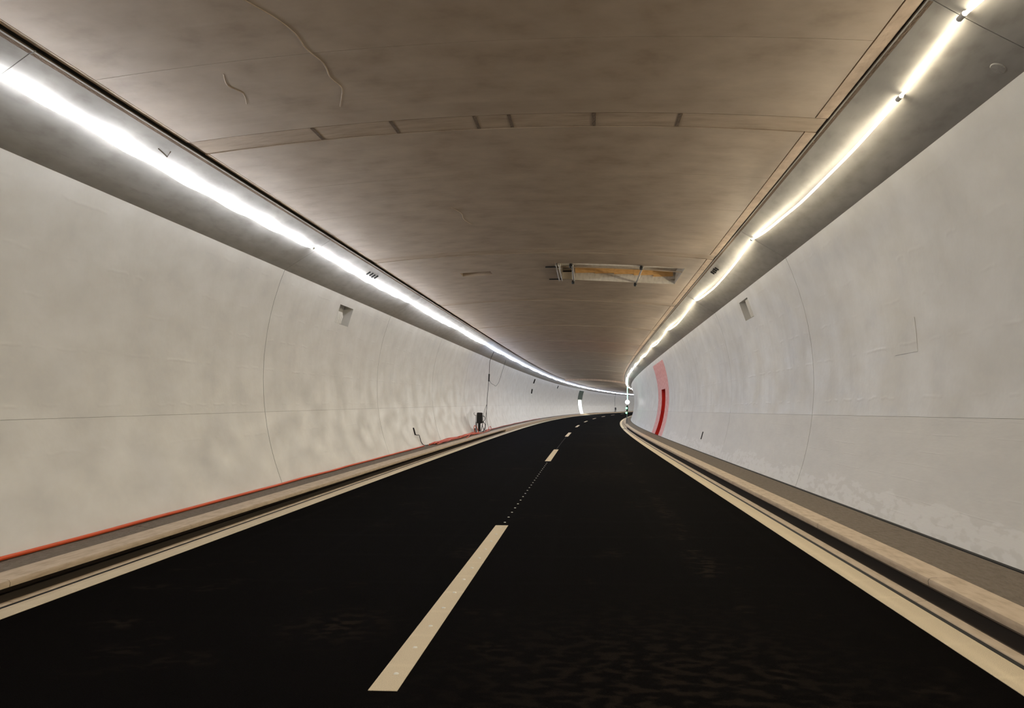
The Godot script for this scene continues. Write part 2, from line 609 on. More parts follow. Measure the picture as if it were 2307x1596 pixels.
# ------------------------------------------------------------------------------- light
const SPAN := 7.45
const HOSE_L := Color(0.98, 0.985, 1.0)
const HOSE_L_FAR := Color(0.86, 0.905, 1.0)
const HOSE_R := Color(1.0, 0.945, 0.83)
const HOSE_R_FAR := Color(1.0, 0.98, 0.94)
const STRIP_ENERGY := 5.5
const HOSE_GLOW := 20.0
const NORMAL_L := Vector2(0.53, -0.85)      # out of the cornice face
const NORMAL_R := Vector2(-0.55, -0.84)
const AIM_L := Vector2(0.62, -0.78)         # the way the diodes face
const AIM_R := Vector2(-0.62, -0.78)

func soffit(side: int, t: float) -> Vector2:
	if side < 0:
		return Vector2(-4.311, 4.126).lerp(Vector2(-3.413, 4.685), t)
	return Vector2(4.6, 4.121).lerp(Vector2(3.799, 4.645), t)

# where the hose is clipped up: the ends of its lengths, and one extra clip on the right
func clips(side: int) -> Array:
	var out := []
	var first := 13.0 if side < 0 else 13.2
	var k := -3
	while first + SPAN * k < S1 - 2.0:
		out.append(first + SPAN * k)
		k += 1
	if side > 0:
		out.append(7.12)
		out.sort()
	return out

func hose_at(side: int, s: float) -> Vector2:
	var all := clips(side)
	var i := 0
	while i < all.size() - 2 and all[i + 1] <= s:
		i += 1
	var len: float = all[i + 1] - all[i]
	var x: float = clampf((s - all[i]) / len, 0.0, 1.0)
	var ends := []
	for e in [all[i], all[i + 1]]:
		if side < 0:
			ends.append(0.665)
		else:
			ends.append(0.6 if absf(e - 7.12) < 0.1 else 0.7)
	var sag: float = (0.065 if side < 0 else 0.19) * (len / SPAN) * (len / SPAN)
	var p := soffit(side, lerpf(ends[0], ends[1], x))
	# small clips hold it near the concrete; between them it stands off a little
	var off: float = 0.042 + (0.04 if side < 0 else 0.025) * (0.5 - 0.5 * cos(TAU * x * (6.0 if side < 0 else 3.0)))
	p += NORMAL_L * off if side < 0 else NORMAL_R * off
	p.y -= 4.0 * sag * x * (1.0 - x)
	p.x += (0.3 if side < 0 else -0.3) * sag * x * (1.0 - x)
	return p

func rope_lights() -> void:
	var gl := glow("hose_left_glow", HOSE_L, HOSE_GLOW)
	var gf := glow("hose_left_cool_glow", HOSE_L_FAR, HOSE_GLOW)
	var gr := glow("hose_right_glow", HOSE_R, HOSE_GLOW * 0.85)
	var gw := glow("hose_right_white_glow", HOSE_R_FAR, HOSE_GLOW)
	for side in [-1, 1]:
		var o: Node3D
		if side < 0:
			o = thing("rope_light", "long white glowing light hose strung along the grey cornice above the left wall", "rope light", "light hoses along the cornices")
		else:
			o = thing("rope_light", "warm white glowing light hose sagging in loops along the right-hand cornice", "rope light", "light hoses along the cornices")
		var n := NORMAL_L if side < 0 else NORMAL_R
		var aim := AIM_L if side < 0 else AIM_R
		var all := clips(side)
		for k in all.size() - 1:
			var a: float = all[k]
			var b: float = all[k + 1]
			var cool: bool = a > (30.0 if side < 0 else 43.0)
			var pts := []
			var cuts := 48 if a < 50.0 else 12
			for j in cuts + 1:
				var s := lerpf(a + 0.04, b - 0.04, float(j) / cuts)
				var p := hose_at(side, s)
				pts.append(W(s, p.x, p.y))
			var m := begin()
			tube(m, pts, 0.019 if side < 0 else 0.015, 6)
			commit(m, "light_hose", (gw if cool else gr) if side > 0 else (gf if cool else gl), o)
			# plug and hanger where two lengths meet
			var pa := hose_at(side, a)
			m = begin()
			tube(m, [W(a - 0.045, pa.x, pa.y), W(a + 0.045, pa.x, pa.y)], 0.022, 8)
			tube(m, [W(a, pa.x, pa.y), W(a, pa.x - n.x * 0.075, pa.y - n.y * 0.075)], 0.006, 5)
			commit(m, "hanger", mats.white_plastic, o)
			# the light of each half length, just in front of the hose
			var parts := 2 if b - a > 5.0 else 1
			for h in parts:
				var sa := lerpf(a, b, (h + 0.015) / parts)
				var sb := lerpf(a, b, (h + 0.985) / parts)
				var p1 := hose_at(side, sa) + aim * 0.03
				var p2 := hose_at(side, sb) + aim * 0.03
				var q1 := W(sa, p1.x, p1.y)
				var q2 := W(sb, p2.x, p2.y)
				var bs := basis_at((sa + sb) / 2.0)
				var x := (q2 - q1).normalized()
				var z := -(bs.x * aim.x + bs.y * aim.y)
				z = (z - x * z.dot(x)).normalized()
				var l := AreaLight3D.new()
				l.name = numbered("hose_light", o)
				l.area_size = Vector2((q2 - q1).length(), 0.03)
				l.light_color = (HOSE_R_FAR if cool else HOSE_R) if side > 0 else (HOSE_L_FAR if cool else HOSE_L)
				l.light_energy = STRIP_ENERGY * (q2 - q1).length() / 3.6 * (1.75 if cool and side < 0 and a < 62.0 else 1.0)
				l.area_range = 40.0
				l.area_attenuation = 2.0
				l.shadow_enabled = true
				l.transform = Transform3D(Basis(x, z.cross(x), z), (q1 + q2) / 2.0)
				o.add_child(l, true)

# ------------------------------------------------------------------------- road and kerb
const LIN := -3.399
const LOUT := -3.631
const RIN := 3.504
const ROUT := 3.730

func build_road() -> void:
	var m := begin()
	var us := [LOUT - 0.002, -3.0, -1.5, 0.0, 1.5, 3.0, ROUT + 0.002]
	var uv2 := PackedVector2Array()
	var n := 105
	for j in n:
		var sa := lerpf(S0, S1, float(j) / n)
		var sb := lerpf(S0, S1, float(j + 1) / n)
		var ba := basis_at(sa).y
		var bb := basis_at(sb).y
		for k in us.size() - 1:
			quad(m, [W(sa, us[k], 0), W(sa, us[k + 1], 0), W(sb, us[k + 1], 0), W(sb, us[k], 0)], [ba, ba, bb, bb],
				[Vector2(sa, us[k]), Vector2(sa, us[k + 1]), Vector2(sb, us[k + 1]), Vector2(sb, us[k])])
	for t in m.t:
		uv2.append(Vector2(t.y / 7.6 + 0.5, t.x / 14.0))
	var top: int = m.v.size()
	sweep(m, [Vector2(ROUT + 0.002, -0.3), Vector2(ROUT + 0.002, 0.0)], S0, S1, n, false, false)
	sweep(m, [Vector2(LOUT - 0.002, 0.0), Vector2(LOUT - 0.002, -0.3)], S0, S1, n, false, false)
	sweep(m, [Vector2(-4.6, -0.3), Vector2(4.9, -0.3)], S0, S1, n, false, false)
	for k in range(top, m.v.size()):
		uv2.append(Vector2(0.5, m.t[k].x / 14.0))
	var a := []
	a.resize(Mesh.ARRAY_MAX)
	a[Mesh.ARRAY_VERTEX] = m.v
	a[Mesh.ARRAY_NORMAL] = m.n
	a[Mesh.ARRAY_TEX_UV] = m.t
	a[Mesh.ARRAY_TEX_UV2] = uv2
	a[Mesh.ARRAY_INDEX] = m.i
	var am := ArrayMesh.new()
	am.add_surface_from_arrays(Mesh.PRIMITIVE_TRIANGLES, a)
	am.surface_set_material(0, mats.asphalt)
	var o := MeshInstance3D.new()
	o.mesh = am
	o.name = "floor"
	add_child(o, true)
	tag(o, "new black asphalt roadway curving away to the right", "road", "", "structure")

func mirror(side: int, pts: Array) -> Array:
	# profile given as (distance outwards, height), counter-clockwise on the right side
	if side > 0:
		return pts
	var r := []
	for k in range(pts.size() - 1, -1, -1):
		r.append(Vector2(-pts[k].x, pts[k].y))
	return r

func kerb_profile(side: int, open: bool) -> Array:
	var lip := 3.671 if side < 0 else 3.769
	var foot := 3.721 if side < 0 else 3.848
	var nose := 3.697 if side < 0 else 3.863
	var jt := 4.0 if side < 0 else 4.105
	var nb := 0.139 if side < 0 else 0.133
	var rec := foot + 0.27
	if open:
		return mirror(side, [Vector2(lip, -0.25), Vector2(jt, -0.25), Vector2(jt, 0.2), Vector2(nose + 0.03, 0.2), Vector2(nose + 0.009, 0.193), Vector2(nose, 0.174), Vector2(nose + 0.004, nb), Vector2(rec, nb + 0.004), Vector2(rec, 0.014), Vector2(foot, 0.014), Vector2(foot - 0.002, 0.02), Vector2(lip + 0.006, 0.014), Vector2(lip, 0.008)])
	return mirror(side, [Vector2(lip, -0.25), Vector2(jt, -0.25), Vector2(jt, 0.2), Vector2(nose + 0.03, 0.2), Vector2(nose + 0.009, 0.193), Vector2(nose, 0.174), Vector2(foot + 0.002, 0.02), Vector2(lip + 0.006, 0.014), Vector2(lip, 0.008)])

func build_kerbs() -> void:
	for side in [-1, 1]:
		var t := thing("trim_1" if side < 0 else "trim_2", "pale concrete kerb with dark drain slot along the %s road edge" % ("left" if side < 0 else "right"), "kerb", "", "structure")
		var s := 6.06 - 2.95 * 7 if side < 0 else 6.45 - 2.95 * 7
		while s < S1 - 3.0:
			var a := maxf(s, S0)
			var b := s + 2.95
			var open: bool = (b < 46.5) if side < 0 else (b < 60.0)
			var m := begin()
			sweep(m, kerb_profile(side, open), a + 0.003, b - 0.003, 2, true, true, 0.7)
			commit(m, "kerb_stone", mats.kerb_concrete, t)
			m = begin()
			var e0 := 3.634 if side < 0 else 3.733
			var e1 := 3.672 if side < 0 else 3.77
			sweep(m, mirror(side, [Vector2(e0, -0.05), Vector2(e1, -0.05), Vector2(e1, 0.004), Vector2(e0, 0.003)]), a, b, 2)
			commit(m, "joint_seal", mats.joint_seal, t, "black bitumen seal between kerb and carriageway")
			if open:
				# separate lining in the slot under the overhanging nose, darker than the kerb
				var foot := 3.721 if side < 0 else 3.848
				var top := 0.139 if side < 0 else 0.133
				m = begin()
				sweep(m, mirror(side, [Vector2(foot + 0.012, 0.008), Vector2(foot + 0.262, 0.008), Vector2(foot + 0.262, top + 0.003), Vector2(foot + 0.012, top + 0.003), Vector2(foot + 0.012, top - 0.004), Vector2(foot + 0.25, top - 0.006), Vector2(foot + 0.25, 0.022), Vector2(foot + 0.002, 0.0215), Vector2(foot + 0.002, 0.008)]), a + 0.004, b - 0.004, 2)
				commit(m, "slot_lining", mats.slot_dark, t, "dark lining of the slot under the kerb nose")
			s += 2.95
		var w := thing("trim_3" if side < 0 else "trim_4", "rough grey concrete walkway strip below the %s wall" % ("left" if side < 0 else "right"), "walkway", "", "structure")
		s = 16.15 - SPAN * 4
		while s < S1 - SPAN:
			var m := begin()
			var a := maxf(s, S0)
			var jt := 4.004 if side < 0 else 4.11
			var base := 4.29 if side < 0 else 4.592
			sweep(m, mirror(side, [Vector2(jt, 0.0), Vector2(base, 0.0), Vector2(base, 0.231), Vector2(jt + 0.004, 0.199), Vector2(jt, 0.195)]), a + 0.006, s + SPAN - 0.006, 4, true, true, 0.9)
			commit(m, "walkway_slab", mats.walkway_concrete, w)
			if side > 0:
				# strip of dark joint foil standing along the foot of the wall
				m = begin()
				sweep(m, [Vector2(4.594, 0.18), Vector2(4.636, 0.18), Vector2(4.636, 0.242), Vector2(4.604, 0.237)], a, s + SPAN, 6)
				commit(m, "joint_foil", mats.joint_seal, w, "black joint foil at the wall foot")
			s += SPAN

# -------------------------------------------------------------------------------- walls
const NICHE_L := [16.62, 17.56, 3.505, 3.925]
const NICHE_R := [16.83, 17.72, 3.56, 3.978]
const SLOT_L := [24.36, 24.56, 0.63, 0.87]
const SLOT_R := [24.68, 24.88, 0.59, 0.83]
const DOOR_R := [38.75, 40.75, 0.2, 2.58]
const DOOR_L := [122.2, 126.8, 0.24, 2.46]
const GREEN_L := [121.8, 127.6, 2.5, 3.92]
const FAR_A := [69.3, 70.3, 3.53, 3.94]
const FAR_B := [69.3, 70.3, 2.59, 3.01]
const FAR_C := [93.6, 94.5, 3.6, 3.95]
const BAND := [36.9, 43.0]

func build_walls() -> void:
	var holes := {"L": [NICHE_L, SLOT_L, DOOR_L, FAR_A, FAR_B, FAR_C], "R": [NICHE_R, SLOT_R, DOOR_R]}
	for kind in ["L", "R"]:
		var w := thing("wall_left" if kind == "L" else "wall_right", "curved white-painted %s tunnel wall in jointed blocks" % ("left" if kind == "L" else "right"), "wall", "", "structure")
		var back := begin()
		panel(back, kind, S0, S1, 84, 0.0, 4.3, 8, 0.03, 0.03, holes[kind])
		panel(back, kind, S0, S1, 84, 0.0, 4.3, 8, 0.9, 0.9)
		commit(back, "wall_core", mats.backing, w)
		var k := -4
		var row := 1.53 if kind == "L" else 1.445
		while true:
			var a := maxf(13.265 + SPAN * k, S0)
			var b := 13.265 + SPAN * (k + 1)
			if b > S1:
				break
			var cuts := [a, b]
			if kind == "R" and a < BAND[1] and b > BAND[0]:
				for x: float in BAND:
					if x > a and x < b:
						cuts.append(x)
				cuts.sort()
			for c in cuts.size() - 1:
				var ga := 0.009 if is_equal_approx(cuts[c], a) else 0.0
				var gb := 0.009 if is_equal_approx(cuts[c + 1], b) else 0.0
				var red: bool = kind == "R" and (cuts[c] + cuts[c + 1]) / 2.0 > BAND[0] and (cuts[c] + cuts[c + 1]) / 2.0 < BAND[1]
				for r in 2:
					var lo := 0.15 if r == 0 else row + 0.0015
					var hi := row - 0.0015 if r == 0 else 4.2
					var top: Material = mats.wall_paint if (r == 1 or kind == "L") else mats.wall_paint_low
					var m := begin()
					if red and r == 1:
						# the wash of red stops a little under the cornice
						panel(m, kind, cuts[c] + ga, cuts[c + 1] - gb, 2, lo, 3.93, 8, 0.0, 0.03, holes[kind])
						commit(m, "wall_panel", mats.red_wash, w, "pale red painted panel around the doorway")
						m = begin()
						panel(m, kind, cuts[c] + ga, cuts[c + 1] - gb, 2, 3.93, hi, 2, 0.0, 0.03)
						commit(m, "wall_panel", mats.wall_paint, w)
						continue
					panel(m, kind, cuts[c] + ga, cuts[c + 1] - gb, 3, lo, hi, 5 if r == 0 else 9, 0.0, 0.03, holes[kind])
					commit(m, "wall_panel", mats.red_wash if red else top, w, "pale red painted panel around the doorway" if red else "")
			k += 1
		if kind == "R":
			var pm := begin()
			panel(pm, "R", 9.15, 9.8, 1, 2.2, 2.6, 3, -0.006, 0.01)
			commit(pm, "plaster_patch", mats.wall_paint, w, "slightly proud square plaster patch")
		# recesses left open in the wall
		for h in holes[kind]:
			if h == DOOR_L or h == DOOR_R:
				continue
			var m := begin()
			recess(m, kind, h, 0.22 if h[3] - h[2] > 0.3 else 0.15)
			var small: bool = h[3] - h[2] < 0.3
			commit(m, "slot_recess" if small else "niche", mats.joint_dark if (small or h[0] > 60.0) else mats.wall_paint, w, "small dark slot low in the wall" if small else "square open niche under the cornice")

# ------------------------------------------------------------------------------ ceiling
const HOLE_A := [17.1, 19.25, 0.5, 3.36]
const HOLE_B := [17.93, 18.4, -1.89, -1.14]
const BLOCK := 7.28
const BLOCK0 := 8.62

func build_ceiling() -> void:
	var c := thing("ceiling", "low-arched brown-grey concrete tunnel ceiling of cast slabs", "ceiling", "", "structure")
	var back := begin()
	panel(back, "C", S0, S1, 84, -3.42, 3.81, 10, 0.022, 0.022, [HOLE_A, HOLE_B])
	panel(back, "C", S0, S1, 84, -3.42, 3.81, 10, 0.3, 0.3, [HOLE_A, HOLE_B])
	panel(back, "C", S0, S1, 84, -4.8, 5.2, 10, 0.95, 0.95)
	for side in [-1, 1]:
		var e := 3.42 if side < 0 else 3.81
		var b := 4.738 if side < 0 else 4.694
		sweep(back, mirror(side, [Vector2(e, b), Vector2(5.0, b), Vector2(5.0, b + 0.3), Vector2(e, b + 0.3)]), S0, S1, 84)
	commit(back, "ceiling_core", mats.backing, c)
	var k := -4
	while true:
		var a := BLOCK0 + BLOCK * k
		var b := a + BLOCK
		if b > S1:
			break
		a = maxf(a, S0)
		var fill := b - 0.42
		# four shuttered fields, then the cast joint strip
		for j in 4:
			var x0: float = lerpf(a, fill, j / 4.0) + 0.003
			var x1: float = lerpf(a, fill, (j + 1) / 4.0) - 0.003
			var m := begin()
			panel(m, "C", x0, x1, 1, -3.348, 3.655, 14, 0.0, 0.022, [HOLE_A, HOLE_B])
			commit(m, "ceiling_slab", mats.ceiling_concrete, c)
		var m2 := begin()
		panel(m2, "C", fill + 0.022, b - 0.014, 1, -3.40, 3.79, 14, 0.006, 0.022)
		commit(m2, "joint_strip", mats.infill_concrete, c, "narrow cast strip between two ceiling slabs")
		var jf := begin()
		panel(jf, "C", fill - 0.004, fill + 0.03, 1, -3.40, 3.79, 14, 0.014, 0.022)
		commit(jf, "joint_filler", mats.joint_dark, c, "dark filled joint across the ceiling")
		if k == -1:
			for u in [-1.912, -0.99, -0.03, 0.362, 1.309, 2.253]:
				var rb := begin()
				panel(rb, "C", fill + 0.024, b - 0.016, 1, u - 0.02, u + 0.02, 1, 0.002, 0.01)
				commit(rb, "strip_rib", mats.mortar, c, "thin dark mortar rib across the joint strip")
		for side in [-1, 1]:
			var m3 := begin()
			if side < 0:
				panel(m3, "C", a + 0.004, fill - 0.004, 3, -3.402, -3.356, 1, 0.0, 0.05)
			else:
				panel(m3, "C", a + 0.004, fill - 0.004, 3, 3.668, 3.79, 1, 0.0, 0.05)
			commit(m3, "edge_strip", mats.edge_concrete, c, "pale strip along the ceiling edge")
		k += 1
	for seam in [[[5.4, -1.5], [5.8, -1.33], [6.11, -1.26], [6.4, -1.27], [6.7, -1.22], [7.0, -1.26], [7.25, -1.23], [7.48, -1.31], [7.7, -1.4]], [[6.7, -2.2], [6.95, -2.28], [7.15, -2.22], [7.4, -2.3]], [[12.0, -1.0], [12.4, -0.9], [12.8, -0.93], [13.2, -0.85]]]:
		var keys := []
		for p in seam:
			var q := arc("C", p[1], 0.001)
			keys.append(W(p[0], q.x, q.y))
		var sm := begin()
		tube(sm, curve_points(keys, 4), 0.007, 5)
		commit(sm, "sealed_crack", mats.infill_concrete, c, "pale wavy sealed crack in the ceiling")
	var bm := begin()
	panel(bm, "C", 92.0, 92.5, 1, -3.4, 3.79, 14, -0.2, 0.0)
	commit(bm, "ceiling_beam", mats.edge_concrete, c, "pale shallow cross rib far along the ceiling")
	var mb := begin()
	recess(mb, "C", HOLE_B, 0.26)
	commit(mb, "ceiling_recess", mats.ceiling_concrete, c, "small rectangular recess left in the ceiling")

func build_cornices() -> void:
	for side in [-1, 1]:
		var t := thing("trim_5" if side < 0 else "trim_6", "smooth bare grey concrete cornice between the %s wall and ceiling" % ("left" if side < 0 else "right"), "cornice", "", "structure")
		var lo := Vector2(4.311, 4.126) if side < 0 else Vector2(4.6, 4.121)
		var tip := Vector2(3.413, 4.685) if side < 0 else Vector2(3.799, 4.645)
		var k := -4
		while true:
			var a := maxf(13.25 + SPAN * k, S0)
			var b := 13.25 + SPAN * (k + 1)
			if b > S1:
				break
			var m := begin()
			# soffit with a slight belly, rounded nose, flat seat for the ceiling slab
			var mid := lo.lerp(tip, 0.5) + Vector2(-0.006, -0.006)
			var poly := [lo + Vector2(0.006, -0.004), lo + Vector2(0.45, -0.03), Vector2(5.0, tip.y), Vector2(tip.x + 0.03, tip.y + 0.002), Vector2(tip.x + 0.006, tip.y - 0.006), tip + Vector2(0.004, -0.02), lo.lerp(tip, 0.94), lo.lerp(tip, 0.75) + Vector2(-0.004, -0.004), mid, lo.lerp(tip, 0.2) + Vector2(-0.003, -0.003)]
			sweep(m, mirror(side, poly), a + 0.005, b - 0.005, 5, true, true, 0.7)
			commit(m, "cornice_block", mats.cornice_concrete, t)
			# rough mortar bead along the upper arris
			m = begin()
			sweep(m, mirror(side, [lo.lerp(tip, 0.93) + Vector2(0.01, 0.0), Vector2(tip.x + 0.02, tip.y - 0.01), Vector2(tip.x - 0.004, tip.y - 0.012), lo.lerp(tip, 0.965) + Vector2(-0.006, -0.008)]), a + 0.01, b - 0.01, 5)
			commit(m, "mortar_bead", mats.mortar, t, "rough brown mortar bead on the upper edge")
			k += 1
		if side < 0:
			var keys := []
			for p in [[7.95, 0.79], [8.18, 0.756], [8.13, 0.835]]:
				var q := soffit(-1, p[1]) + NORMAL_L * 0.007
				keys.append(W(p[0], q.x, q.y))
			var sm := begin()
			tube(sm, keys, 0.006, 5)
			commit(sm, "scored_mark", mats.mortar, t, "dark scored chevron mark on the left cornice")

# ----------------------------------------------------------------------------- markings
func build_markings() -> void:
	for side in [-1, 1]:
		var m := begin()
		var a := LOUT if side < 0 else RIN
		var b := LIN if side < 0 else ROUT
		if side < 0:
			sweep(m, [Vector2(a, 0.0), Vector2(b, 0.0), Vector2(b, 0.003), Vector2(a, 0.003)], S0, S1, 105)
		else:
			sweep(m, [Vector2(a, 0.0), Vector2(b, 0.0), Vector2(b, 0.003), Vector2(a, 0.003)], S0, 58.0, 40)
			tag(commit(m, "edge_line", mats.road_paint), "long cream-white edge line along the right kerb, up to the break", "road marking", "painted edge lines")
			m = begin()
			sweep(m, [Vector2(a, 0.0), Vector2(b, 0.0), Vector2(b, 0.003), Vector2(a, 0.003)], 59.0, S1, 70)
		tag(commit(m, "edge_line", mats.road_paint), "continuous cream-white edge line along the left kerb" if side < 0 else "far cream-white edge line past the break at the right-hand bend", "road marking", "painted edge lines")
	var which := ["long cream-white lane dash nearest the camera", "second cream-white lane dash, beyond the row of white dots", "third lane dash from the camera, short in the distance", "fourth lane dash from the camera", "fifth lane dash, small and far along the bend", "sixth lane dash, thin and far along the bend", "seventh lane dash, a thin stroke far along the bend", "eighth lane dash, a faint stroke near the far left wall", "ninth lane dash, the farthest faint stroke before the bend hides the road"]
	for k in 9:
		var s := 4.328 + 18.0 * k
		var m := begin()
		sweep(m, [Vector2(-0.085, 0.0), Vector2(0.085, 0.0), Vector2(0.085, 0.003), Vector2(-0.085, 0.003)], s, s + 6.0, 6)
		tag(commit(m, "lane_dash", mats.road_paint), which[k], "road marking", "dashes of the lane line")
	var pm := begin()
	sweep(pm, [Vector2(-0.008, 0.0), Vector2(0.008, 0.0), Vector2(0.008, 0.0015), Vector2(-0.008, 0.0015)], 28.45, 40.2, 8)
	tag(commit(pm, "chalk_line", mats.chalk_grey), "faint thin grey setting-out line between the second and third lane dashes", "road marking")
	var first: MeshInstance3D
	for k in 35:
		# half-metre survey dots: twelve on the first dash, the rest in the gap behind it
		var s := 4.6 + 0.5 * k
		var up := 0.004 if s < 10.33 else 0.001
		if not first:
			var m := begin()
			lathe(m, Transform3D.IDENTITY, [Vector2(0.0, 0.0065), Vector2(0.012, 0.005), Vector2(0.017, 0.0)].map(func(p): return p), 10)
			first = commit(m, "marking_dot", mats.bead_white)
		else:
			first = first.duplicate()
			first.name = numbered("marking_dot")
			add_child(first, true)
		first.transform = frame(s, 0.01, up - 0.001)
		if s < 10.33:
			tag(first, "small white survey dot on the nearest lane dash", "marking dot", "white dots on the nearest dash")
		else:
			tag(first, "small white survey dot on the asphalt between the first and second lane dashes", "marking dot", "white dots between the first two dashes")

# -------------------------------------------------------------------------------- doors
func build_doors() -> void:
	var d := thing("door_1", "dark red doorway recess in the pale red band of the right wall", "door", "", "structure")
	var m := begin()
	recess(m, "R", DOOR_R, 0.3, 6)
	commit(m, "door_reveal", mats.deep_red, d)
	m = begin()
	panel(m, "R", DOOR_R[0] + 0.15, DOOR_R[1] - 0.15, 1, 0.22, 2.4, 6, 0.24, 0.3)
	commit(m, "door_leaf", mats.deep_red, d)
	m = begin()
	var hp := arc("R", 1.2, 0.2)
	slab(m, frame(DOOR_R[1] - 0.35, hp.x, hp.y), Vector3(0.05, 0.04, 0.22), 0.01)
	commit(m, "handle", mats.steel, d)
	d = thing("door_2", "brightly lit white cross-passage opening under a dark green panel, far left wall", "door", "", "structure")
	m = begin()
	recess(m, "L", DOOR_L, 0.7, 6)
	commit(m, "door_reveal", mats.white_plastic, d)
	m = begin()
	panel(m, "L", GREEN_L[0], GREEN_L[1], 2, GREEN_L[2], GREEN_L[3], 4, -0.03, 0.02)
	commit(m, "green_panel", mats.dark_green, d, "dark green panel above the opening")
	m = begin()
	for x in [[DOOR_L[0] - 0.3, DOOR_L[0]], [DOOR_L[1], DOOR_L[1] + 0.3]]:
		panel(m, "L", x[0], x[1], 1, 0.24, 2.5, 6, -0.04, 0.02)
	commit(m, "door_frame", mats.galvanised, d, "grey frame")
	# the lamp inside the passage
	m = begin()
	var lp := arc("L", 2.3, 0.35)
	var mid := (DOOR_L[0] + DOOR_L[1]) / 2.0
	slab(m, frame(mid, lp.x, lp.y), Vector3(0.12, 0.06, 3.0), 0.02)
	commit(m, "passage_lamp", glow("passage_glow", Color(0.95, 1.0, 1.0), 12.0), d, "white strip lamp inside the opening")
	var l := AreaLight3D.new()
	l.name = "passage_light"
	l.area_size = Vector2(0.12, 3.0)
	l.light_energy = 45.0
	l.light_color = Color(0.95, 1.0, 1.0)
	l.area_range = 30.0
	l.area_attenuation = 2.0
	l.shadow_enabled = true
	var f := frame(mid, lp.x, lp.y - 0.04)
	l.transform = f * Transform3D(Basis(Vector3.RIGHT, PI / -2.0), Vector3.ZERO)
	l.transform = Transform3D(Basis(f.basis.x, f.basis.z, -f.basis.y) * 1.0, f.origin)
	l.transform.basis = Basis(f.basis.x, f.basis.z * -1.0, f.basis.y)
	d.add_child(l, true)

# ------------------------------------------------------------- services along the walls
func curve_points(keys: Array, per := 6) -> Array:
	var c := Curve3D.new()
	for k in keys.size():
		var p: Vector3 = keys[k]
		var d: Vector3 = ((keys[mini(k + 1, keys.size() - 1)] as Vector3) - keys[maxi(k - 1, 0)]) / 6.0
		c.add_point(p, -d, d)
	var out := []
	for k in keys.size() - 1:
		for j in per:
			out.append(c.sample(k, float(j) / per))
	out.append(keys[-1])
	return out

